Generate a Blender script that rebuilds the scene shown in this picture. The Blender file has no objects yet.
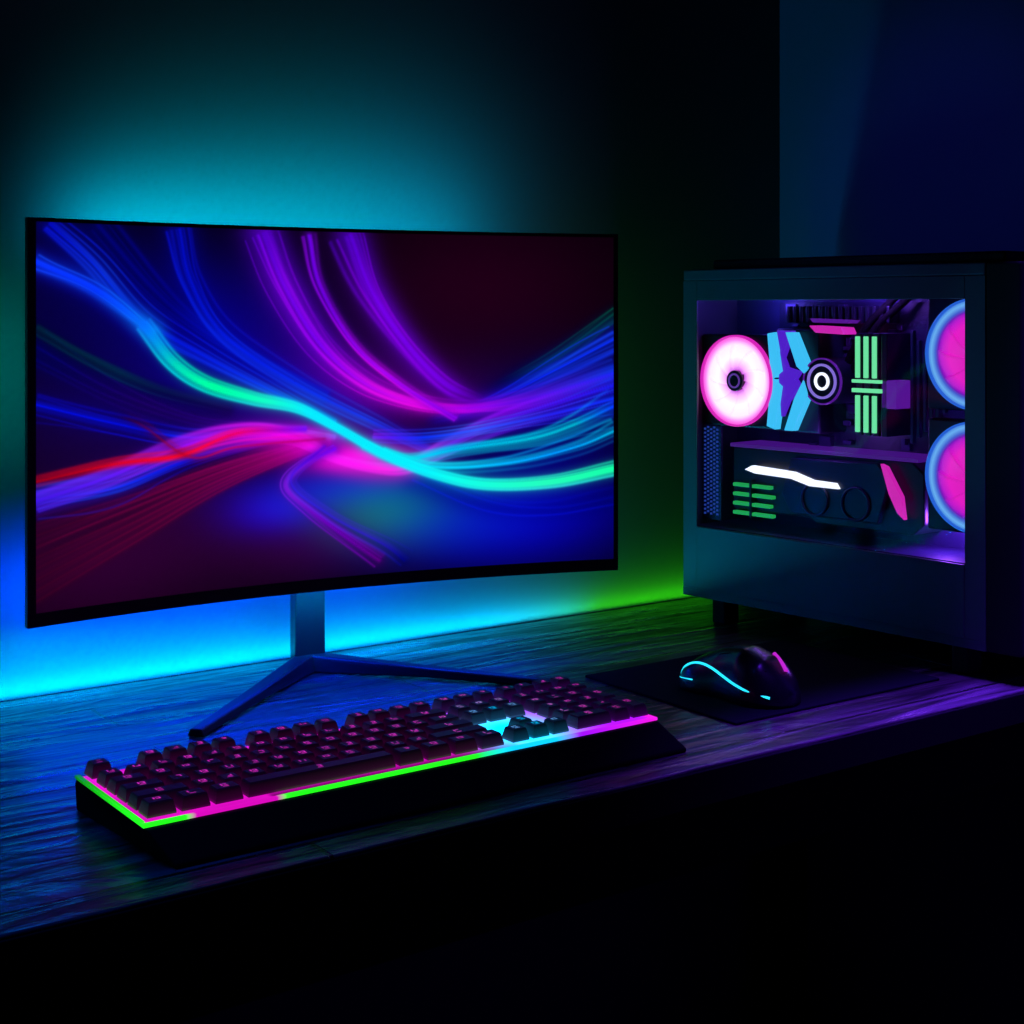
import bpy, math, random
import numpy as np
from mathutils import Vector
random.seed(4); rng=np.random.RandomState(7)
scene=bpy.context.scene
DT=0.75   # desk top height
scene.view_settings.view_transform='Standard'
scene.view_settings.look='None'

def lin(c): return tuple((x/12.92 if x<=.04045 else ((x+.055)/1.055)**2.4) for x in c)
# ---------------------------------------------------------------- materials
def mat(name,col=(.02,.02,.02),rough=.5,metal=0.,emi=None,strength=0.,bump=0.,bscale=200,spec=.5):
    m=bpy.data.materials.new(name); m.use_nodes=True
    nt=m.node_tree; b=nt.nodes['Principled BSDF']
    b.inputs['Base Color'].default_value=(*col,1); b.inputs['Roughness'].default_value=rough
    b.inputs['Metallic'].default_value=metal; b.inputs['Specular IOR Level'].default_value=spec
    if emi is not None:
        b.inputs['Emission Color'].default_value=(*emi,1); b.inputs['Emission Strength'].default_value=strength
    if bump>0:
        tc=nt.nodes.new('ShaderNodeTexCoord'); n=nt.nodes.new('ShaderNodeTexNoise'); n.inputs['Scale'].default_value=bscale
        bp=nt.nodes.new('ShaderNodeBump'); bp.inputs['Strength'].default_value=bump; bp.inputs['Distance'].default_value=.001
        nt.links.new(tc.outputs['Object'],n.inputs['Vector']); nt.links.new(n.outputs['Fac'],bp.inputs['Height'])
        nt.links.new(bp.outputs['Normal'],b.inputs['Normal'])
    return m
def emat(name,col,strength):
    return mat(name,(.01,.01,.01),.4,0,col,strength)
def vcmat(name,strength,base=(.005,.005,.005),rough=.35,sample=False):
    m=mat(name,base,rough); nt=m.node_tree; a=nt.nodes.new('ShaderNodeVertexColor'); a.layer_name='Col'
    b=nt.nodes['Principled BSDF']; nt.links.new(a.outputs['Color'],b.inputs['Emission Color'])
    b.inputs['Emission Strength'].default_value=strength
    try: m.cycles.emission_sampling='AUTO' if sample else 'NONE'
    except Exception: pass
    return m
M_black=mat('black_plastic',(.006,.006,.007),.42,bump=.15,spec=.3)
M_matte=mat('matte_black',(.003,.003,.0035),.8,spec=.08)
M_case=mat('case_steel',(.065,.075,.095),.42,.3,bump=.1,bscale=500)
M_caseF=mat('case_front_bezel',(.004,.004,.006),.6,spec=.2)
M_inner=mat('case_interior',(.035,.028,.12),.5)
M_pcb=mat('circuit_board',(.015,.014,.05),.4,bump=.8,bscale=160)
M_dark=mat('component_black',(.012,.011,.026),.35,.2)
M_metal=mat('stand_metal',(.016,.018,.022),.4,.4)
M_pad=mat('mousepad_cloth',(.008,.008,.014),.9,bump=.5,bscale=900,spec=.05)
M_mouse=mat('mouse_shell',(.010,.010,.014),.25)

# ---------------------------------------------------------------- mesh helpers
def link(o,parent=None):
    scene.collection.objects.link(o)
    if parent: o.parent=parent
    return o
def empty(name,loc,rz=0,parent=None):
    e=bpy.data.objects.new(name,None); e.empty_display_size=.05; e.location=loc; e.rotation_euler=(0,0,rz); return link(e,parent)
def mesh(name,v,f,m,parent=None,smooth=False,cols=None):
    me=bpy.data.meshes.new(name); me.from_pydata([tuple(map(float,p)) for p in v],[],f)
    if m: me.materials.append(m)
    if cols is not None:
        ca=me.color_attributes.new('Col','FLOAT_COLOR','POINT')
        arr=np.ones((len(v),4),dtype=np.float32); arr[:,:3]=np.array(cols); ca.data.foreach_set('color',arr.ravel())
    if smooth: me.polygons.foreach_set('use_smooth',[True]*len(me.polygons))
    me.update()
    return link(bpy.data.objects.new(name,me),parent)
BF=[(0,3,2,1),(4,5,6,7),(0,1,5,4),(1,2,6,5),(2,3,7,6),(3,0,4,7)]
def boxv(a,b):
    (x0,y0,z0),(x1,y1,z1)=a,b
    return [(x0,y0,z0),(x1,y0,z0),(x1,y1,z0),(x0,y1,z0),(x0,y0,z1),(x1,y0,z1),(x1,y1,z1),(x0,y1,z1)]
def box(name,a,b,m,parent=None,bev=0.):
    o=mesh(name,boxv(a,b),BF,m,parent)
    if bev>0:
        md=o.modifiers.new('bev','BEVEL'); md.width=bev; md.segments=3; md.limit_method='ANGLE'
    return o
def boxes(name,lst,m,parent=None,bev=0.):
    v=[];f=[]
    for a,b in lst:
        n=len(v); v+=boxv(a,b); f+=[tuple(i+n for i in q) for q in BF]
    o=mesh(name,v,f,m,parent)
    if bev>0:
        md=o.modifiers.new('bev','BEVEL'); md.width=bev; md.segments=2; md.limit_method='ANGLE'
    return o
def prism(name,pts,y0,y1,m,parent,bev=0.):   # polygon in local XZ extruded along Y
    n=len(pts); v=[(p[0],y0,p[1]) for p in pts]+[(p[0],y1,p[1]) for p in pts]
    f=[tuple(range(n)),tuple(range(2*n-1,n-1,-1))]+[(i,i+n,(i+1)%n+n,(i+1)%n) for i in range(n)]
    o=mesh(name,v,f,m,parent)
    if bev>0:
        md=o.modifiers.new('bev','BEVEL'); md.width=bev; md.segments=2
    return o
def tube(name,pts,r,m,parent=None,cyc=False):
    c=bpy.data.curves.new(name,'CURVE'); c.dimensions='3D'; c.bevel_depth=r; c.bevel_resolution=3
    s=c.splines.new('NURBS'); s.points.add(len(pts)-1)
    for i,p in enumerate(pts): s.points[i].co=(*p,1)
    s.use_endpoint_u=True; s.order_u=3; s.use_cyclic_u=cyc; c.materials.append(m); c.use_fill_caps=True
    return link(bpy.data.objects.new(name,c),parent)
def ring(name,cx,cz,y,r0,r1,dep,m,parent,n=64):  # annular solid, axis Y
    v=[];f=[]
    for i in range(n):
        a=2*math.pi*i/n; ca,sa=math.cos(a),math.sin(a)
        v+=[(cx+r0*ca,y,cz+r0*sa),(cx+r1*ca,y,cz+r1*sa),(cx+r1*ca,y+dep,cz+r1*sa),(cx+r0*ca,y+dep,cz+r0*sa)]
    for i in range(n):
        a=4*i; b=4*((i+1)%n)
        for k in range(4): f.append((a+k,b+k,b+(k+1)%4,a+(k+1)%4))
    return mesh(name,v,f,m,parent,True)
def disc(name,cx,cz,y,r,dep,m,parent,n=48):
    pts=[(cx+r*math.cos(2*math.pi*i/n),cz+r*math.sin(2*math.pi*i/n)) for i in range(n)]
    return prism(name,pts,y,y+dep,m,parent,bev=.001)
def area(name,loc,rot,sx,sy,col,p,parent=None,spread=180):
    l=bpy.data.lights.new(name,'AREA'); l.shape='RECTANGLE'; l.size=sx; l.size_y=sy; l.color=col; l.energy=p; l.spread=math.radians(spread)
    o=bpy.data.objects.new(name,l); o.location=loc; o.rotation_euler=rot; return link(o,parent)
def point(name,loc,col,p,parent=None,r=.01):
    l=bpy.data.lights.new(name,'POINT'); l.color=col; l.energy=p; l.shadow_soft_size=r
    o=bpy.data.objects.new(name,l); o.location=loc; return link(o,parent)

# ---------------------------------------------------------------- room
def wallmat(name,col):
    return mat(name,col,.85,bump=.12,bscale=60,spec=.1)
M_wall=wallmat('wall_paint_dark',(.10,.11,.12)); M_wallR=wallmat('wall_blue_tint',(.10,.10,.22)); M_wallD=wallmat('wall_paint_black',(.010,.010,.014))  # right wall tinted blue so its colour carries part of the light there
M_floor=mat('floor_carpet',(.005,.005,.007),.95,bump=.6,bscale=150,spec=.1)
XR=1.712; YB=1.665
box('wall_back',(-1.6,YB,0),(XR+.1,YB+.1,2.6),M_wall)
box('wall_right',(XR,-1.6,0),(XR+.1,YB,2.6),M_wallR)
box('wall_left',(-1.7,-1.6,0),(-1.6,YB+.1,2.6),M_wallD)
box('wall_front',(-1.6,-1.7,0),(XR+.1,-1.6,2.6),M_wallD)
box('floor',(-1.7,-1.7,-.05),(XR+.1,YB+.1,0),M_floor)
box('ceiling',(-1.7,-1.7,2.6),(XR+.1,YB+.1,2.65),M_wallD)

# ---------------------------------------------------------------- desk
def woodmat():
    m=bpy.data.materials.new('desk_wood'); m.use_nodes=True; nt=m.node_tree; N=nt.nodes; L=nt.links; b=N['Principled BSDF']
    tc=N.new('ShaderNodeTexCoord'); br=N.new('ShaderNodeTexBrick'); br.offset=.37
    br.inputs['Scale'].default_value=1; br.inputs['Brick Width'].default_value=.9; br.inputs['Row Height'].default_value=.082
    br.inputs['Mortar Size'].default_value=.0024; br.inputs['Mortar Smooth'].default_value=.4
    br.inputs['Color1'].default_value=(.05,.04,.045,1); br.inputs['Color2'].default_value=(.14,.11,.12,1); br.inputs['Mortar'].default_value=(.002,.002,.002,1)
    L.new(tc.outputs['Object'],br.inputs['Vector'])
    def noise(sc,det,dist):
        mp=N.new('ShaderNodeMapping'); mp.inputs['Scale'].default_value=sc; L.new(tc.outputs['Object'],mp.inputs['Vector'])
        n=N.new('ShaderNodeTexNoise'); n.inputs['Scale'].default_value=1; n.inputs['Detail'].default_value=det; n.inputs['Distortion'].default_value=dist; L.new(mp.outputs[0],n.inputs['Vector']); return n
    n=noise((5,48,20),4,.8); n2=noise((8,22,10),3,1.5)
    r=N.new('ShaderNodeValToRGB'); r.color_ramp.elements[0].position=.38; r.color_ramp.elements[0].color=(.05,.05,.05,1); r.color_ramp.elements[1].position=.64; r.color_ramp.elements[1].color=(1,1,1,1)
    L.new(n.outputs['Fac'],r.inputs['Fac'])
    mx=N.new('ShaderNodeMixRGB'); mx.blend_type='MULTIPLY'; mx.inputs['Fac'].default_value=1
    L.new(br.outputs['Color'],mx.inputs['Color1']); L.new(r.outputs['Color'],mx.inputs['Color2']); L.new(mx.outputs['Color'],b.inputs['Base Color'])
    mr=N.new('ShaderNodeMapRange'); mr.inputs['To Min'].default_value=.5; mr.inputs['To Max'].default_value=.13; L.new(n.outputs['Fac'],mr.inputs['Value']); L.new(mr.outputs[0],b.inputs['Roughness'])
    ad=N.new('ShaderNodeMath'); ad.operation='ADD'; L.new(n.outputs['Fac'],ad.inputs[0]); L.new(n2.outputs['Fac'],ad.inputs[1])
    sub=N.new('ShaderNodeMath'); sub.operation='SUBTRACT'; L.new(ad.outputs[0],sub.inputs[0]); L.new(br.outputs['Fac'],sub.inputs[1])
    bp=N.new('ShaderNodeBump'); bp.inputs['Strength'].default_value=1.; bp.inputs['Distance'].default_value=.0034; L.new(sub.outputs[0],bp.inputs['Height']); L.new(bp.outputs['Normal'],b.inputs['Normal'])
    b.inputs['Specular IOR Level'].default_value=.9
    return m
desk=empty('desk',(0,0,0))
YF=1.03; YD=YB-.020
box('top',(-.35,YF,DT-.035),(1.70,YD,DT),woodmat(),desk,.002)
box('front_edge_band',(-.35,YF-.003,DT-.036),(1.70,YF,DT-.003),M_matte,desk,.001)
box('front_apron',(-.33,YF+.03,DT-.11),(1.69,YF+.05,DT-.035),M_matte,desk)
boxes('legs',[((x,y,0),(x+.05,y+.05,DT-.035)) for x in(-.32,1.63) for y in(YF+.03,YB-.09)],M_matte,desk,.003)

# ---------------------------------------------------------------- led strip tucked in the gap between desk and wall
ledE=empty('led_strip_light',(0,YB,DT))
def led_col(x):
    c0=np.array(lin((0,.78,1.0))); c1=np.array(lin((.18,.8,.04)))*.55
    t=min(1,max(0,(x-1.14)/.20)); return c0*(1-t)+c1*t
xs=np.linspace(-.3,1.60,96); v=[];f=[];cols=[]
for i,x in enumerate(xs):
    v+=[(x,-.0165,-.004),(x,-.0085,-.004)]; cols+=[led_col(x)]*2
    if i: a=2*(i-1); f.append((a,a+2,a+3,a+1))
mesh('led_diffuser',v,f,vcmat('led_strip_glow',100,sample=True),ledE,False,cols)
box('led_channel',(-.302,-.0195,-.010),(1.602,-.0005,-.0045),M_matte,ledE)

# ---------------------------------------------------------------- monitor
mon=empty('curved_monitor',(.838,1.4755,DT),math.radians(-6.72))
W2=.3545; ZB,ZT=.103,.519; SAG=.048
fy=lambda x: SAG*(1-(x/W2)**2)
def sm(t): t=min(1,max(0,t)); return t*t*(3-2*t)
NXm,NZm=60,24; v=[];f=[]
for side in(0,1):
    for j in range(NZm+1):
        for i in range(NXm+1):
            x=-W2+2*W2*i/NXm; z=ZB+(ZT-ZB)*j/NZm; y=fy(x)
            if side: 
                b=sm((W2-abs(x))/.22)*sm((min(z-ZB,ZT-z))/.10)
                y+=.011+.030*b
            v.append((x,y,z))
S=(NXm+1)*(NZm+1); idx=lambda s,i,j: s*S+j*(NXm+1)+i
for j in range(NZm):
    for i in range(NXm):
        f.append((idx(0,i,j),idx(0,i+1,j),idx(0,i+1,j+1),idx(0,i,j+1)))
        f.append((idx(1,i,j),idx(1,i,j+1),idx(1,i+1,j+1),idx(1,i+1,j)))
for i in range(NXm):
    f.append((idx(0,i,0),idx(1,i,0),idx(1,i+1,0),idx(0,i+1,0))); f.append((idx(0,i,NZm),idx(0,i+1,NZm),idx(1,i+1,NZm),idx(1,i,NZm)))
for j in range(NZm):
    f.append((idx(0,0,j),idx(0,0,j+1),idx(1,0,j+1),idx(1,0,j))); f.append((idx(0,NXm,j),idx(1,NXm,j),idx(1,NXm,j+1),idx(0,NXm,j+1)))
mesh('housing',v,f,M_black,mon)
def lip(name,x0,x1,z0,z1):
    v=[];f=[];n=40 if x1-x0>.1 else 1
    for i in range(n+1):
        x=x0+(x1-x0)*i/n; y=fy(x); v+=[(x,y-.002,z0),(x,y+.001,z0),(x,y+.001,z1),(x,y-.002,z1)]
    for i in range(n):
        a=4*i;b=a+4
        for k in range(4): f.append((a+k,b+k,b+(k+1)%4,a+(k+1)%4))
    f+= [(0,1,2,3),(4*n+3,4*n+2,4*n+1,4*n)]
    mesh(name,v,f,M_black,mon)
lip('bezel_bottom',-W2,W2,ZB,ZB+.014); lip('bezel_top',-W2,W2,ZT-.004,ZT); lip('bezel_left',-W2,-W2+.009,ZB,ZT); lip('bezel_right',W2-.005,W2,ZB,ZT)

# wallpaper artwork: silky ribbons painted on a sheet, authored as control points
NX,NY=760,456
def art(px,y):     # artwork sheet -> panel fraction
    a=(px-512)/1500.; t=(a*1.52+.483)/(.613-.34*a); Z=1.52+.34*t; h=(310-y)*Z/1500.
    t=(t*.70+.009)/.709
    return t,(h+.322)/.416
U0,U1,V0,V1=.012,.993,.033,.990
U,Vv=np.meshgrid(np.linspace(U0,U1,NX),np.linspace(V0,V1,NY))
img=np.zeros((NY,NX,3))
def blob(px,y,sx,sy,c,k=1.):
    u,v=art(px,y); g=np.exp(-(((U-u)*590/sx)**2+((Vv-v)*370/sy)**2)/2)*k
    img[:]=1-(1-img)*(1-g[...,None]*np.array(c))
img+=np.array((.045,.0,.05))
blob(490,290,120,70,(.10,.0,.06)); blob(90,580,90,50,(.10,.0,.09)); blob(200,520,120,50,(.08,.0,.10)); blob(330,550,60,30,(.1,0,.10))
blob(110,290,100,50,(.0,.0,.22)); blob(240,330,70,50,(.0,.0,.32)); blob(80,420,80,50,(.04,.0,.14)); blob(200,400,80,40,(.0,.0,.2)); blob(330,390,60,40,(.1,0,.35))
blob(540,520,90,45,(.0,.0,.55)); blob(400,515,48,26,(.0,.34,.08)); blob(290,515,38,18,(.0,.05,.6)); blob(360,490,70,18,(.0,.08,.6)); blob(470,530,80,30,(.0,.10,.45))
blob(560,420,70,45,(.0,.0,.30)); blob(400,400,70,28,(.18,.0,.30))
def spline(P,n):
    P=np.array(P,float); P=np.vstack([2*P[0]-P[1],P,2*P[-1]-P[-2]]); m=len(P)-3; t=np.linspace(0,m-1e-6,n)
    k=t.astype(int); s=(t-k)[:,None]; p0,p1,p2,p3=P[k],P[k+1],P[k+2],P[k+3]
    return .5*((2*p1)+(-p0+p2)*s+(2*p0-5*p1+4*p2-p3)*s**2+(-p0+3*p1-3*p2+p3)*s**3)
GX=NX/620.
def strand(Q,C,sig,inten,add=False):
    A=np.zeros((NY,NX)); Cb=np.zeros_like(img)
    n=len(Q); sg=np.broadcast_to(np.asarray(sig,float)*GX,(n,))
    for i in range(n):
        u,v=art(*Q[i]); cx=(u-U0)/(U1-U0)*(NX-1); cy=(v-V0)/(V1-V0)*(NY-1); s_=sg[i]; r=int(s_*3)+2
        x0,x1=max(0,int(cx)-r),min(NX,int(cx)+r+1); y0,y1=max(0,int(cy)-r),min(NY,int(cy)+r+1)
        if x0>=x1 or y0>=y1: continue
        gx=np.exp(-((np.arange(x0,x1)-cx)/s_)**2/2); gy=np.exp(-((np.arange(y0,y1)-cy)/s_)**2/2)
        g=gy[:,None]*gx[None,:]*inten[i]; w=A[y0:y1,x0:x1]; m=g>w
        w[m]=g[m]; Cb[y0:y1,x0:x1][m]=C[i]
    if add: img[:]=1-(1-img)*(1-np.clip(Cb,0,1)*A[...,None])
    else: img[:]=img*(1-A[...,None])+Cb*A[...,None]
def ribbon(P,cols,core=2.,soft=9.,softk=.35,n=4,spread=(14,3,14),k=.6,corek=.9,N=420,fade=(0,0),glow=0,one=0):
    Q=spline(P,N); T=np.gradient(Q,axis=0); T/=np.linalg.norm(T,axis=1)[:,None]+1e-9; Nn=np.stack([-T[:,1],T[:,0]],1)
    t=np.linspace(0,1,N); C=np.stack([np.interp(t,np.linspace(0,1,len(cols)),[c[j] for c in cols]) for j in range(3)],1)
    env=np.ones(N)
    if fade[0]>0: env*=np.clip(t/fade[0],0,1)
    if fade[1]>0: env*=np.clip((1-t)/fade[1],0,1)
    if soft is not None and np.max(soft)>0:
        sf=np.interp(t,np.linspace(0,1,len(np.atleast_1d(soft))),np.atleast_1d(soft)); strand(Q[::3],C[::3]*.72,sf[::3],softk*env[::3])
    if glow>0: strand(Q[::3],C[::3],10,glow*env[::3],True)
    sp=np.interp(t,np.linspace(0,1,len(spread)),spread)
    for q in range(n):
        o=(q+1)/n*((1 if q%2 else -1) if not one else one)*(.6+.5*rng.rand()); kk=k*(.45+.55*rng.rand())*env
        wob=1+.25*np.sin(t*6+rng.rand()*6)
        strand(Q+Nn*(sp*o*wob)[:,None],np.clip(C*(1.0+.4*rng.rand())+.03,0,1),.7+.9*rng.rand()**2*1.5,kk)
    if core>0: strand(Q,C*1.05,core,corek*env)
B=(.06,.20,1.); TEAL=(.0,.80,.66); CY=(.05,.88,1.); PU=(.44,.03,.95); MG=(1.,.05,.92); RD=(.85,.02,.12); BL=(.03,.08,.85)
DB=(.01,.03,.50); DV=(.32,.0,.80)
# deep folds
ribbon([(100,226),(160,290),(210,330),(270,365),(340,400)],[DB,DB,BL,BL],0,[14,11,6],.6,5,(16,11,6),.4)
ribbon([(36,350),(120,395),(210,425),(300,432),(360,440)],[DB,(.15,0,.4),(.2,0,.5),DV],0,[12,9,5],.5,4,(22,9,3),.35)
ribbon([(36,330),(90,360),(160,390),(240,412)],[(0,.20,.22),(0,.26,.28),(.1,.0,.3)],0,5,.6,3,(10,6),.4)
ribbon([(430,480),(500,508),(560,512),(616,500)],[BL,BL,(0,.05,.6)],0,10,.5,3,(10,),.3)
for q in range(8):
    ribbon([(36,525+q*11),(140,497+q*7),(240,466+q*3.5),(345,440+q)],[(.26,0,.14),(.42,0,.22),(.6,0,.45)],.9,3,.3,1,(8,4),.4,.65,260)
ribbon([(500,390),(560,358),(616,312)],[(0,.05,.15),(0,.28,.28),(0,.34,.24)],1,7,.5,4,(6,14),.4,.6,fade=(.3,0))
# blues
ribbon([(50,224),(95,262),(150,320),(220,360),(300,400),(350,425)],[BL,B,BL,B,(.05,.3,.95)],1.,[11,9,5],.55,7,(17,12,4),.55,.6)
ribbon([(188,228),(200,280),(235,335),(310,385),(400,430),(450,455)],[BL,(.02,.10,.85),(.05,.15,.95),(.1,.25,1),BL],1.1,[13,10,5],.55,7,(16,12,4),.5,.6)
ribbon([(36,262),(100,290),(160,332)],[B,(.05,.22,1),(.05,.42,1)],2.6,8,.7,4,(11,7,3),.7,glow=.2)
ribbon([(36,405),(120,425),(200,440),(280,432),(350,440)],[BL,BL,B,(.3,.2,.9)],1.1,8,.4,6,(18,9,3),.45,.9)
ribbon([(440,425),(500,405),(560,372),(616,338)],[DB,BL,B,B],1.1,[6,11,13],.65,8,(6,11,18),.55,.8,fade=(.2,0))
# purples
ribbon([(276,232),(298,285),(335,345),(380,385),(430,405),(480,410),(540,400),(616,372)],[DV,PU,(.48,.02,1),(.7,.05,1),(.9,.05,.95),(.6,.02,.95),(.3,.08,.9),B],1.4,[17,16,11,7,6,8,10],.95,9,(20,15,9,6,16),.5,.5,glow=.2)
ribbon([(324,234),(335,285),(370,345),(415,385),(470,420)],[PU,(.45,.0,.9),(.7,.05,1),(.5,.02,.9)],1.5,[5,5,4],.6,4,(9,6,4),.5,.8)
ribbon([(366,234),(387,290),(422,345),(460,385),(495,402)],[DV,(.44,.0,.95),(.44,.0,.9),(.35,0,.7)],1.4,[15,12,6],.95,8,(16,10,5),.5,.5,fade=(0,.2),glow=.12)
# left bundle
ribbon([(36,500),(120,490),(200,462),(300,440)],[B,B,BL,PU],1.2,[9,7,4],.5,6,(22,9,4),.55,.8)
ribbon([(36,502),(110,480),(190,450),(260,436),(310,442),(350,462),(395,472),(425,470),(460,450),(520,420),(616,385)],
       [(.25,.1,.85),(.35,.12,.95),(.55,.08,.95),(.85,.05,.95),MG,(1,.1,.9),(1,.12,.85),MG,(.5,.15,.95),PU,(.12,.1,.9)],1.7,[7,5,6,9,11,8,7,9],.6,10,(16,16,5,10,24),.6,glow=.22)
blob(375,460,42,11,(.95,.0,.8)); blob(312,440,34,8,(.6,0,.55))
# reds over the left bundle
ribbon([(36,482),(120,466),(190,458),(250,436),(320,432)],[(.6,0,.1),RD,(1,.05,.15),(.9,.02,.4),PU],1.3,3,.3,3,(7,5,3),.55,.85)
ribbon([(120,415),(150,428),(200,460),(250,450),(340,442)],[(.2,0,.1),(.5,.02,.15),(.9,.05,.15),(.6,0,.4)],1.,4,.3,1,(6,4),.3,.5,fade=(.3,0))
# lower violet curl
ribbon([(350,452),(318,468),(300,490),(325,515),(365,545),(395,566)],[PU,(.5,.12,.9),(.5,.1,.85),(.42,.0,.7),(.35,0,.5)],1.8,6,.5,4,(5,5,12),.5,.8)
ribbon([(340,450),(305,485),(345,520),(400,550),(420,566)],[DV,(.2,.15,.9),(.2,.12,.8),DB],1.0,5,.35,3,(4,12),.35,.6)
# right bundle
ribbon([(390,440),(440,440),(490,432),(560,415),(616,398)],[PU,B,(.2,.35,1),(.15,.15,.95),B],1.2,7,.5,7,(6,9,18),.5,.8)
ribbon([(380,448),(420,462),(470,452),(540,440),(580,425),(616,405)],[CY,CY,(.0,.7,.9),(0,.75,.85),(0,.7,.8),B],1.5,5,.4,6,(4,7,20),.55)
ribbon([(400,455),(450,470),(520,465),(580,448),(616,430)],[CY,(.05,.8,1),(0,.6,1),(.0,.7,.85)],1.3,5,.4,5,(4,6,14),.5)
# main teal ribbon on top
ribbon([(150,325),(180,362),(215,385),(265,400),(312,410),(352,430),(400,457),(450,477),(500,487),(560,483),(616,468)],
       [(.05,.4,1),(.0,.8,.7),(.0,1,.6),(.1,.95,.75),CY,CY,(.05,.9,.98),(.1,1,.85),(.15,1,.7),(.1,1,.62)],3.4,6,.4,7,(11,8,4,9,10),.65,1.,glow=.2)
img=np.clip(img,0,1)**2.2
xs=-W2+2*W2*U; ys=fy(xs)-.0008; zs=ZB+(ZT-ZB)*Vv
verts=np.stack([xs,ys,zs],-1).reshape(-1,3)
ii,jj=np.meshgrid(np.arange(NX-1),np.arange(NY-1)); a=(jj*NX+ii).ravel()
faces=np.stack([a,a+1,a+1+NX,a+NX],1)
me=bpy.data.meshes.new('screen'); me.vertices.add(len(verts)); me.vertices.foreach_set('co',verts.astype(np.float32).ravel())
me.loops.add(faces.size); me.loops.foreach_set('vertex_index',faces.astype(np.int32).ravel())
me.polygons.add(len(faces)); me.polygons.foreach_set('loop_start',np.arange(0,faces.size,4,dtype=np.int32)); 
me.update(calc_edges=True)
ca=me.color_attributes.new('Col','FLOAT_COLOR','POINT'); arr=np.ones((len(verts),4),np.float32); arr[:,:3]=img.reshape(-1,3); ca.data.foreach_set('color',arr.ravel())
me.materials.append(vcmat('screen_display',1.0,(.001,.001,.001),.4)); link(bpy.data.objects.new('screen',me),mon)

# stand
CX=-.012
box('stand_column',(CX-.019,.096,.0),(CX+.019,.116,.36),M_metal,mon,.003)
box('stand_mount',(-.05,.075,.25),(.05,.105,.36),M_black,mon,.004)
def foot(name,ex,ey):
    hx,hy=CX,.106; d=Vector((ex-hx,ey-hy)); n=Vector((-d.y,d.x)).normalized(); v=[]
    for (px,py,w,z0,z1) in((hx,hy,.015,.0,.020),((hx+ex)/2,(hy+ey)/2,.012,.003,.013),(ex,ey,.009,.0,.008)):
        v+=[(px-n.x*w,py-n.y*w,z0),(px+n.x*w,py+n.y*w,z0),(px+n.x*w*.7,py+n.y*w*.7,z1),(px-n.x*w*.7,py-n.y*w*.7,z1)]
    f=[(0,1,2,3),(11,10,9,8)]
    for s in(0,4): f+=[(s+k,s+4+k,s+4+(k+1)%4,s+(k+1)%4) for k in range(4)]
    o=mesh(name,v,f,M_metal,mon); md=o.modifiers.new('b','BEVEL'); md.width=.002; md.segments=2
foot('stand_foot_1',-.213,-.105); foot('stand_foot_2',.200,-.105)
# rear bias lights
H=math.radians
boxes('rear_led_bars',[((-.25,.060,ZT-.05),(.25,.067,ZT-.042)),((-.25,.060,ZB+.05),(.25,.067,ZB+.058))],M_black,mon)
area('rear_led_top',(-.01,.080,ZT-.022),(H(104),0,0),.52,.012,(0,.42,.72),1.5,mon,122)
area('rear_led_top_soft',(-.07,.080,ZT-.025),(H(125),0,0),.34,.012,(0,.55,.50),.22,mon,115)
area('rear_led_left',(-W2+.03,.05,.36),(H(90),0,H(25)),.012,.18,(0,.75,.62),.08,mon,130)
area('rear_led_right',(W2-.04,.055,.27),(H(90),0,H(-25)),.012,.24,(.10,1,.04),.10,mon,135)
area('rear_led_bottom',(-.10,.07,ZB+.03),(H(65),0,0),.5,.012,(0,.045,1),3.4,mon,150)
area('cyan_band_fill',(-.08,.07,ZB+.015),(H(34),0,0),.56,.012,(0,.60,.9),.65,mon,60)  # extra fill added to strengthen the cyan band at the wall foot
area('under_monitor_fill',(-.04,.05,ZB-.003),(0,0,0),.6,.02,(0,.03,1),1.5,mon,160)  # fill added below the housing to brighten the back of the desk

# ---------------------------------------------------------------- keyboard
kb=empty('keyboard',(.4425,1.073,DT))
KL,KY0,KY1,KZ=.520,.029,.179,.0295
prof=[(0,0),(0,.004),(.024,KZ-.003),(KY0,KZ-.003),(KY1,KZ-.003),(KY1+.003,KZ-.007),(KY1,0)]
v=[(0,p[0],p[1]) for p in prof]+[(KL,p[0],p[1]) for p in prof]; n=len(prof)
v=[(x+(0.014 if (x==0 and y<.02) else 0)+(.015 if (x>0 and y<.02) else 0),y,z) for x,y,z in v]
o=mesh('chassis',v,[tuple(range(n-1,-1,-1)),tuple(range(n,2*n))]+[(i,(i+1)%n,(i+1)%n+n,i+n) for i in range(n)],M_matte,kb)
md=o.modifiers.new('b','BEVEL'); md.width=.0015; md.segments=2
def kcol(x):
    G=np.array(lin((.12,.95,.10)));Mg=np.array(lin((.75,.03,.65)));C=np.array(lin((.05,.75,1)));Vi=np.array(lin((.55,.05,.95)))
    st=[(0,G),(.034,G),(.042,Mg),(.114,Mg),(.122,G),(.31,G),(.350,C),(.400,C),(.425,Vi),(.52,np.array(lin((.85,.08,.8))))]
    for (a,ca_),(b,cb) in zip(st,st[1:]):
        if x<=b: t=(x-a)/(b-a+1e-9); return ca_*(1-t)+cb*t
    return st[-1][1]
v=[];f=[];cols=[]; path=[]
for i in range(24): path.append((-.001,KY1-(KY1-KY0+.001)*i/24))
for i in range(120): path.append((-.001+(KL+.002)*i/119,KY0-.002))
for i in range(1,20): path.append((KL+.001,KY0-.002+(KY1-KY0)*i/20))
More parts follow.
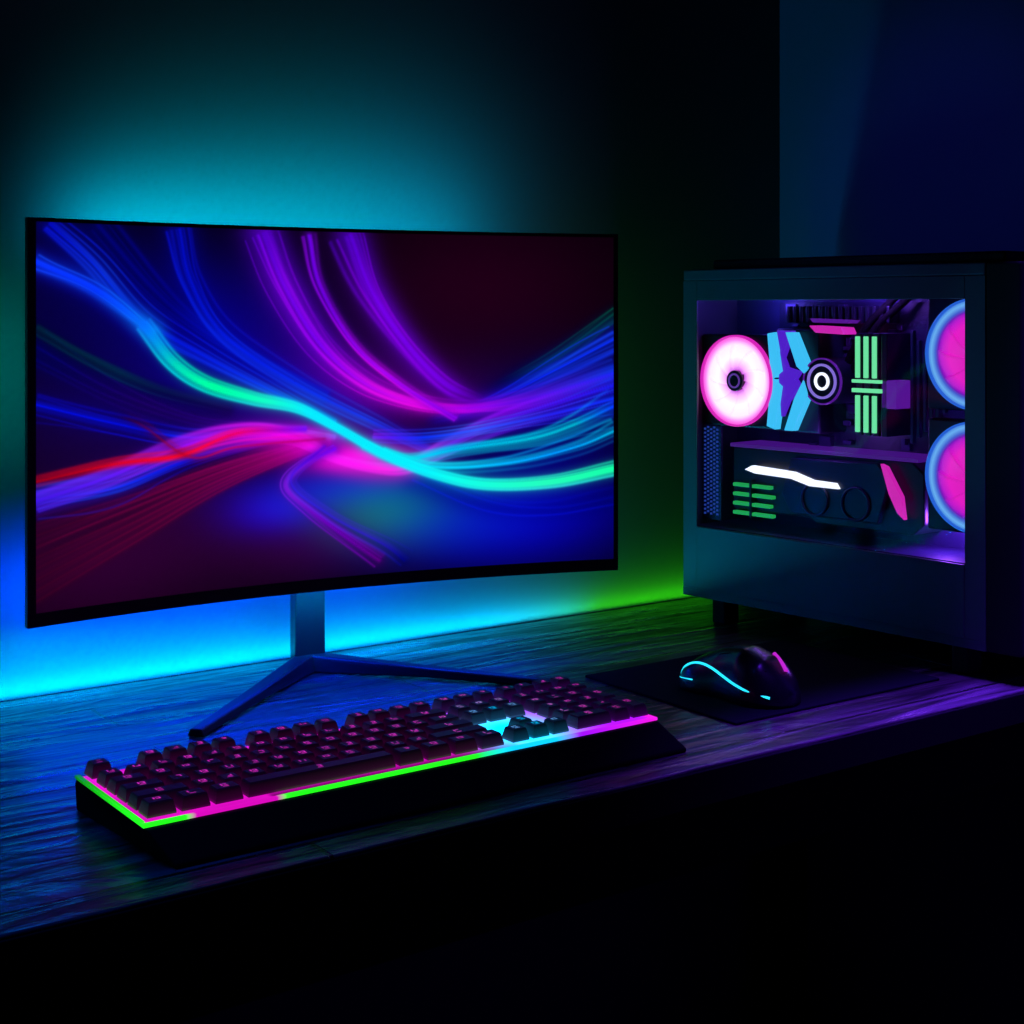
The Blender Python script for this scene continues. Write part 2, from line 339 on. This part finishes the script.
for i,(x,y) in enumerate(path):
    c=kcol(max(0,x))
    if i<24: c=np.array(lin((.12,.95,.1)))*(.15+.85*i/24)
    for dz,dy in((KZ-.0024,0),(KZ+.0003,0),(KZ+.0003,.004),(KZ-.0024,.004)):
        ox=.004 if i<24 and dy else (-.004 if i>143 and dy else 0)
        yy=y+(dy if 24<=i<=143 else 0); v.append((x+ox,yy,dz)); cols.append(c)
    if i:
        a=4*(i-1);b=4*i
        for k in range(4): f.append((a+k,b+k,b+(k+1)%4,a+(k+1)%4))
mesh('light_pipe',v,f,vcmat('kb_glow',1.4,sample=True),kb,False,cols)
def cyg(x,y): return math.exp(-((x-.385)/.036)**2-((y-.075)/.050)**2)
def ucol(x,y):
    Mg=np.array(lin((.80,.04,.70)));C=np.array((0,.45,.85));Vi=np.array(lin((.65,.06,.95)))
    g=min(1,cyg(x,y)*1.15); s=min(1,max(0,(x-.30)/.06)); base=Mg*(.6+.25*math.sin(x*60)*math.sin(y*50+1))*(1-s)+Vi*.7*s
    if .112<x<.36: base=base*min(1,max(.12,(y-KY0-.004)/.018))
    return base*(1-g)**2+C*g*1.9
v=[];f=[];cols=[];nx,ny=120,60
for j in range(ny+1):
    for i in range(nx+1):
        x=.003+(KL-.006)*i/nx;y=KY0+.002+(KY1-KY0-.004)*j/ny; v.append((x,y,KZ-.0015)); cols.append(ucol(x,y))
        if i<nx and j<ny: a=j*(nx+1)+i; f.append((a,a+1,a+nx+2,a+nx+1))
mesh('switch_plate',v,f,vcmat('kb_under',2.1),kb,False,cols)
P=.02285; keys=[]
def row(r,items,x0=0):
    x=x0
    for w in items:
        if w<0: x-=w
        else: keys.append((x,r,w,1)); x+=w
row(5.25,[1,-1,1,1,1,1,-.5,1,1,1,1,-.5,1,1,1,1,-.25,1,1,1,-.25,1,1,1,1])
row(4,[1]*13+[2,-.25,1,1,1,-.25,1,1,1,1])
row(3,[1.5]+[1]*12+[1.5,-.25,1,1,1,-.25,1,1,1])
row(2,[1.75]+[1]*11+[2.25,-3.5,1,1,1])
row(1,[2.25]+[1]*10+[2.75,-1.25,1,-1.25,1,1,1])
row(0,[1.25,1.25,1.25,6.25,1.25,1.25,1.25,1.25,-.25,1,1,1,-.25,2,1])
keys+= [(21.5,2,1,2),(21.5,0,1,2)]
v=[];f=[];lv=[];lf=[];lc=[];kc=[]
def add(V,F,vs,fs):
    n=len(V); V+=vs; F+=[tuple(i+n for i in q) for q in fs]
for (kx,r,w,h) in keys:
    x0=.0025+kx*P; x1=x0+w*P; y0=KY0+.002+r*P; y1=y0+h*P; g=.0023; t=.0050
    z0=KZ+.0022; z1=KZ+.0125+ (0.0012 if r>4.5 else 0)+(.0008 if r<.5 else 0) ; zm=z0+.002
    lay=[(g,z0),(g,zm),(t-.0008,z1-.0012),(t,z1)]
    vs=[]
    for off,z in lay: vs+=[(x0+off,y0+off,z),(x1-off,y0+off,z),(x1-off,y1-off,z),(x0+off,y1-off,z)]
    fs=[(12,13,14,15)]
    for s in(0,4,8): fs+=[(s+k,s+(k+1)%4,s+4+(k+1)%4,s+4+k) for k in range(4)]
    add(v,f,vs,fs)
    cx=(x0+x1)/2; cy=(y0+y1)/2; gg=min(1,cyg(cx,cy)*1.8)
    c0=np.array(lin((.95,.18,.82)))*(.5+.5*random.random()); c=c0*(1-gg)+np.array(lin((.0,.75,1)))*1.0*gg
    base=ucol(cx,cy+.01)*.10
    kc+=[base*1.5]*4+[base*.6]*4+[base*.08]*4+[base*.06]*4  # plate glow on the cap sides painted as emission, strongest at the base
    for (a,b,cw,ch) in((-.0034,.0012,.0013,.0044),(-.0012,.0028,.0034,.0011),(.0014,.0008,.0013,.0036),(-.0012,-.0004,.0034,.0011),(-.003,-.0032,.0052,.001)):
        if random.random()<.22: continue
        add(lv,lf,[(cx+a,cy+b-ch/2,z1+.0002),(cx+a+cw,cy+b-ch/2,z1+.0002),(cx+a+cw,cy+b+ch/2,z1+.0002),(cx+a,cy+b+ch/2,z1+.0002)],[(0,1,2,3)]); lc+=[c]*4
mesh('keycaps',v,f,vcmat('keycap_painted_glow',1.,(.012,.008,.014),.5),kb,False,kc)
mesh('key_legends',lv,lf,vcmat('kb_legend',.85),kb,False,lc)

# ---------------------------------------------------------------- mousepad + mouse
pad=box('mousepad',(1.080,1.112,DT),(1.403,1.36,DT+.003),M_pad,None,.0012)
ms=empty('computer_mouse',(1.163,1.193,DT+.0032),math.radians(8))
LM=.074; MS=1.16
def mp(u,phi,off=0.):
    y=-LM+2*LM*u
    e=max(0,1-abs(2*u-1)**3.2)**.5
    w=(.0335+.003*math.cos(2*math.pi*(u-.1)))*e*MS
    w*=1-.10*math.exp(-((u-.55)/.18)**2)
    h=np.interp(u,[0,.08,.2,.38,.6,.8,.93,1],[.012,.026,.040,.047,.042,.031,.021,.010])*MS
    c,s=math.cos(phi),math.sin(phi)
    x=(w+off)*math.copysign(abs(c)**.75,c); z=.001+(h+off)*abs(s)**.85
    return (x,y,z)
v=[];f=[];nu,nv=48,40
for i in range(nu+1):
    for j in range(nv+1): v.append(mp(.002+.996*i/nu,math.pi*j/nv))
for i in range(nu):
    for j in range(nv): a=i*(nv+1)+j; f.append((a,a+1,a+nv+2,a+nv+1))
f.append(tuple(range(nv,-1,-1))); f.append(tuple(nu*(nv+1)+j for j in range(nv+1)))
for i in range(nu): a=i*(nv+1); f.append((a,a+nv+1,a+nv+1+nv,a+nv))
mesh('shell',v,f,M_mouse,ms,True)
M_cy=emat('mouse_cyan',lin((.15,.85,1)),1.4); M_pk=emat('mouse_pink',lin((.8,.15,.85)),.9)
D=math.radians
tube('side_light',[mp(u,D(a),.0006) for u,a in((.985,140),(.93,128),(.84,124),(.72,132),(.60,146),(.48,156),(.36,162),(.22,165),(.08,163))],.0014,M_cy,ms)
tube('nose_light',[mp(u,D(a),.0006) for u,a in((.985,150),(.95,156),(.86,160),(.76,163))],.0008,M_cy,ms)
tube('rear_light',[mp(u,D(a),.0004) for u,a in((.10,84),(.17,79),(.24,78))],.0026,M_pk,ms)
tube('button_split',[mp(u,D(90),.0002) for u in(.97,.85,.7,.55)],.0006,M_matte,ms)
tube('thumb_groove',[mp(u,D(a),.0003) for u,a in((.85,135),(.65,118),(.4,112),(.15,118))],.0006,M_matte,ms)
wv=[];wf=[]
for i in range(24):
    a=2*math.pi*i/24
    for x in(-.0035,.0035): wv.append((x,.036+.010*math.cos(a),.0290+.010*math.sin(a)))
for i in range(24): a=2*i;b=2*((i+1)%24); wf.append((a,b,b+1,a+1))
wf+= [tuple(range(0,48,2)),tuple(range(47,0,-2))]
mesh('scroll_wheel',wv,wf,M_black,ms)

# ---------------------------------------------------------------- computer case
pc=empty('computer_case',(1.397,1.528,DT),math.radians(-84.42))
CW=.215; CL=.452; C0=-.012
box('bottom_panel',(C0,0,.034),(CL,CW,.045),M_case,pc)
box('top_panel',(C0,0,.465),(CL,CW,.48),M_case,pc,.002)
box('top_vent_cover',(.03,.012,.48),(.47,CW-.012,.493),M_caseF,pc,.004)
box('rear_panel',(C0,.004,.045),(.004,CW,.465),M_case,pc)
box('far_side_panel',(.004,CW-.004,.045),(CL,CW,.465),M_case,pc)
box('front_bezel',(CL,.0,.034),(.497,CW,.48),M_caseF,pc,.003)
boxes('side_frame',[((C0,0,.045),(.013,.004,.465)),((.425,0,.045),(CL,.004,.465)),((.013,0,.438),(.425,.004,.465))],M_case,pc,.0008)
box('lower_side_panel',(.013,-.0008,.045),(.425,.004,.130),M_case,pc,.0008)
boxes('feet',[((x,y,0),(x+.022,y+.03,.034)) for x in(.03,.40) for y in(.012,.16)],M_caseF,pc,.002)
box('motherboard_tray',(.004,.095,.13),(CL,.10,.465),M_inner,pc)
box('psu_shroud',(.004,.005,.125),(.425,.21,.131),M_inner,pc)
box('interior_top',(.004,.005,.455),(.45,.21,.464),M_inner,pc)
g=bpy.data.materials.new('side_glass'); g.use_nodes=True; nt=g.node_tree; nt.nodes.clear()
o_=nt.nodes.new('ShaderNodeOutputMaterial'); mx=nt.nodes.new('ShaderNodeMixShader'); tr=nt.nodes.new('ShaderNodeBsdfTransparent'); gl=nt.nodes.new('ShaderNodeBsdfGlossy')
gl.inputs['Roughness'].default_value=.03; tr.inputs['Color'].default_value=(.93,.93,.96,1); mx.inputs[0].default_value=.008
nt.links.new(tr.outputs[0],mx.inputs[1]); nt.links.new(gl.outputs[0],mx.inputs[2]); nt.links.new(mx.outputs[0],o_.inputs[0])
box('glass_panel',(.013,.001,.13),(.425,.0025,.438),g,pc)
inn=empty('internal_parts',(-.010,0,0),0,pc)
box('motherboard',(.095,.088,.150),(.345,.095,.435),M_pcb,inn)
bx=[]
for q in range(90):
    s=.10+.24*rng.rand(); z=.15+.27*rng.rand(); w=.004+.016*rng.rand(); h=.003+.012*rng.rand(); bx.append(((s,.078+.008*rng.rand(),z),(s+w,.089,z+h)))
boxes('board_components',bx,mat('component_grey',(.07,.05,.16),.35,.4),inn,.0005)
def fan(name,cs,cz,y,r,fcol,strength,hubr,hubcol,nb=9):
    boxes(name+'_frame',[((cs-r-.001,y+.004,cz-r-.001),(cs+r+.001,y+.022,cz+r+.001))],M_dark,inn,.003)
    nr,na=20,180; v=[];f=[];cols=[]
    for j in range(nr+1):
        q=j/nr; rr=hubr+(r-hubr)*q
        for i in range(na):
            a=2*math.pi*i/na; ph=((a*nb/(2*math.pi)+q*.9)%1)
            c=np.array(fcol(q))*(1-.13*(1 if (ph<.10 and .05<q<.72) else 0))
            dy=0 if q>.74 else (ph-.5)*.004
            v.append((cs+rr*math.cos(a),y+.002+dy,cz+rr*math.sin(a))); cols.append(c)
    for j in range(nr):
        for i in range(na): a=j*na+i;b=j*na+(i+1)%na; f.append((a,b,b+na,a+na))
    mesh(name+'_blades',v,f,vcmat(name+'_glow',strength),inn,False,cols)
    disc(name+'_hub',cs,cz,y-.003,hubr,.008,M_dark,inn)
    ring(name+'_hub_ring',cs,cz,y-.004,hubr*.55,hubr*.72,.002,emat(name+'_hubglow',hubcol,.5),inn)
    ring(name+'_rim',cs,cz,y-.002,r-.0025,r,.006,emat(name+'_rimglow',tuple(fcol(1.)),1.0),inn)
def grad(st):
    def fn(q):
        for (a,ca_),(b,cb) in zip(st,st[1:]):
            if q<=b: t=(q-a)/(b-a); return [lin(ca_)[k]*(1-t)+lin(cb)[k]*t for k in range(3)]
        return lin(st[-1][1])
    return fn
fan('rear_fan',.078,.330,.016,.0615,grad([(0,(.75,.3,.8)),(.15,(1,.7,1)),(.4,(1,.97,1)),(.72,(1,.9,1)),(.86,(1,.5,.9)),(1,(.9,.15,.75))]),1.3,.014,lin((.5,.3,.8)))
gf=grad([(0,(.9,.15,.75)),(.5,(.98,.12,.82)),(.68,(.8,.10,.85)),(.76,(.35,.12,.75)),(.80,(.28,.40,.85)),(.90,(.45,.75,1)),(1,(.15,.40,.85))])
fan('intake_fan_1',.441,.3735,.012,.0655,gf,.95,.006,(.02,0,.02))
fan('intake_fan_2',.441,.2300,.012,.0655,gf,.95,.006,(.02,0,.02))
E_cy=emat('heatsink_cyan',lin((.25,.8,1)),1.0); E_pu=emat('heatsink_violet',lin((.35,.12,.85)),.9); E_w=emat('white_led',lin((.92,.95,1)),1.5)
E_gr=emat('ram_green',lin((.45,.95,.65)),1.0); E_g2=emat('fin_green',lin((.15,.75,.35)),.7); E_mg=emat('magenta_led',lin((.9,.15,.75)),.85); E_pul=emat('purple_led',lin((.45,.12,.75)),.55)
box('cooler_block',(.132,.032,.265),(.205,.09,.40),M_dark,inn,.003)
prism('cooler_fin_cyan_1',[(.130,.394),(.143,.396),(.153,.345),(.139,.335),(.153,.325),(.143,.268),(.129,.272),(.136,.335)],.018,.030,E_cy,inn,.0006)
prism('cooler_fin_violet',[(.148,.372),(.158,.350),(.180,.345),(.172,.335),(.180,.325),(.160,.305),(.150,.285),(.146,.335)],.022,.031,E_pu,inn,.0006)
prism('cooler_fin_violet_2',[(.144,.398),(.168,.398),(.152,.362)],.020,.031,E_pu,inn,.0006)
prism('cooler_fin_cyan_2',[(.160,.396),(.174,.396),(.197,.350),(.190,.343),(.178,.352)],.018,.030,E_cy,inn,.0006)
prism('cooler_fin_cyan_3',[(.158,.268),(.172,.268),(.196,.315),(.189,.335),(.174,.310)],.018,.030,E_cy,inn,.0006)
disc('pump_body',.2176,.334,.020,.030,.07,M_dark,inn); ring('pump_ring_outer',.2176,.334,.018,.0195,.0225,.004,emat('pump_glow',lin((.6,.5,.95)),.8),inn)
ring('pump_ring_inner',.2176,.334,.018,.008,.0115,.004,E_w,inn); ring('pump_edge',.2176,.334,.019,.028,.030,.003,E_pul,inn)
tube('coolant_tube_1',[(.232,.05,.352),(.25,.06,.40),(.28,.07,.43),(.30,.075,.45)],.005,M_matte,inn)
tube('coolant_tube_2',[(.242,.05,.345),(.26,.065,.40),(.30,.07,.43),(.32,.075,.45)],.005,M_matte,inn)
prism('vrm_bar',[(.195,.405),(.245,.403),(.250,.394),(.205,.396)],.022,.05,E_mg,inn,.0006)
prism('vrm_bar_violet',[(.19,.414),(.255,.412),(.25,.408),(.195,.409)],.030,.05,E_pul,inn,.0004)
boxes('vrm_heatsink',[((.125+i*.0105,.065,.408),(.130+i*.0105,.088,.43)) for i in range(16)],M_dark,inn,.001)
boxes('ram_modules',[((.262+i*.0125,.030,.268),(.271+i*.0125,.088,.396)) for i in range(4)],M_dark,inn,.001)
boxes('ram_light_bars',[((.2635+i*.0125,.026,a),(.2685+i*.0125,.031,b)) for i in range(3) for a,b in((.272,.318),(.340,.392))],E_gr,inn,.0005)
boxes('ram_caps',[((.260,.024,.322),(.303,.028,.327)),((.260,.024,.334),(.303,.028,.338))],E_gr,inn)
box('ram_violet_end',(.300,.030,.303),(.322,.06,.338),E_pul,inn,.001)
boxes('power_cables',[((.328+i*.009,.05,.26+.008*i),(.333+i*.009,.056,.40-.012*i)) for i in range(6)],mat('cable_sleeve',(.05,.03,.12),.5),inn,.001)
prism('gpu_body',[(.062,.156),(.062,.240),(.345,.240),(.362,.226),(.362,.165),(.345,.150),(.20,.150),(.19,.156)],.030,.088,M_dark,inn,.002)
box('gpu_backplate_edge',(.060,.026,.240),(.355,.09,.245),emat('gpu_edge',lin((.30,.08,.55)),.7),inn,.0005)
prism('gpu_shroud',[(.165,.160),(.150,.185),(.165,.232),(.300,.236),(.318,.215),(.300,.160)],.022,.031,mat('gpu_shroud_mat',(.02,.02,.05),.3,.4),inn,.002)
prism('gpu_white_light',[(.093,.212),(.105,.218),(.175,.215),(.205,.207),(.240,.206),(.245,.199),(.200,.199),(.170,.206),(.110,.208)],.016,.024,E_w,inn,.0006)
prism('gpu_pink_slash',[(.308,.236),(.316,.233),(.338,.198),(.342,.170),(.332,.178),(.320,.200)],.016,.024,E_mg,inn,.0006)
boxes('gpu_green_fins',[((.068,.022,.150+i*.0125),(.135-.004*(i%2),.030,.1545+i*.0125)) for i in range(4)],E_g2,inn,.0004)
boxes('gpu_fin_bars',[((.098,.020,.147),(.101,.031,.198))],M_dark,inn)
for k,(cs,cz) in enumerate(((.205,.182),(.268,.182))): ring('gpu_fan_ring_%d'%(k+1),cs,cz,.019,.019,.0215,.004,M_inner,inn)
hol=[]
for a in range(5):
    for b in range(22): hol.append(((.018+a*.0055,.020,.145+b*.0055+(.0027 if a%2 else 0)),(.0205+a*.0055,.022,.1475+b*.0055+(.0027 if a%2 else 0))))
box('vent_plate',(.016,.022,.138),(.047,.026,.266),M_inner,inn); boxes('vent_perforation',hol,emat('vent_glow',lin((.2,.35,.85)),.4),inn)
point('interior_light_violet',(.27,.040,.445),(.25,.08,1),.45,pc,.012)
point('interior_light_pink',(.37,.05,.17),(.30,.07,1),.45,pc,.012)
point('interior_light_blue',(.09,.06,.435),(.12,.08,1),.12,pc,.012)
point('interior_light_gpu',(.20,.012,.262),(.3,.08,1),.10,pc,.008)

# ---------------------------------------------------------------- added fill lights, no fixtures
def spot(name,loc,tgt,col,p,ang,blend=.8,r=.05):
    l=bpy.data.lights.new(name,'SPOT'); l.color=col; l.energy=p; l.spot_size=math.radians(ang); l.spot_blend=blend; l.shadow_soft_size=r
    o=bpy.data.objects.new(name,l); o.location=loc; o.rotation_euler=(Vector(tgt)-Vector(loc)).to_track_quat('-Z','Y').to_euler(); return link(o)
spot('blue_wall_fill',(.55,1.25,DT+.95),(XR,1.34,DT+.58),(.055,.09,1),6.5,32,.9)  # unseen fill added to throw blue on the right wall
area('purple_front_fill',(1.34,.93,DT+.95),(H(-7),0,0),.55,.04,(.13,.02,1),14.0,None,42)  # unseen fill added for the purple sheen along the desk front
area('blue_desk_fill',(.1,1.1,DT+1.3),(0,0,0),.6,.3,(.0,.09,1),1.6,None,70)  # unseen overhead fill added to put blue on the desk

# ---------------------------------------------------------------- camera
cam=bpy.data.cameras.new('camera'); cam.sensor_width=36; cam.lens=1500/1024*36; cam.shift_y=-202/1024; cam.clip_start=.01
co=bpy.data.objects.new('camera',cam); co.location=(0,0,DT+.425); co.rotation_euler=(math.radians(90),0,-math.atan2(.583,.812)); link(co)
scene.camera=co
w=bpy.data.worlds.new('night'); scene.world=w; w.use_nodes=True; w.node_tree.nodes['Background'].inputs[0].default_value=(0,0,0,1)
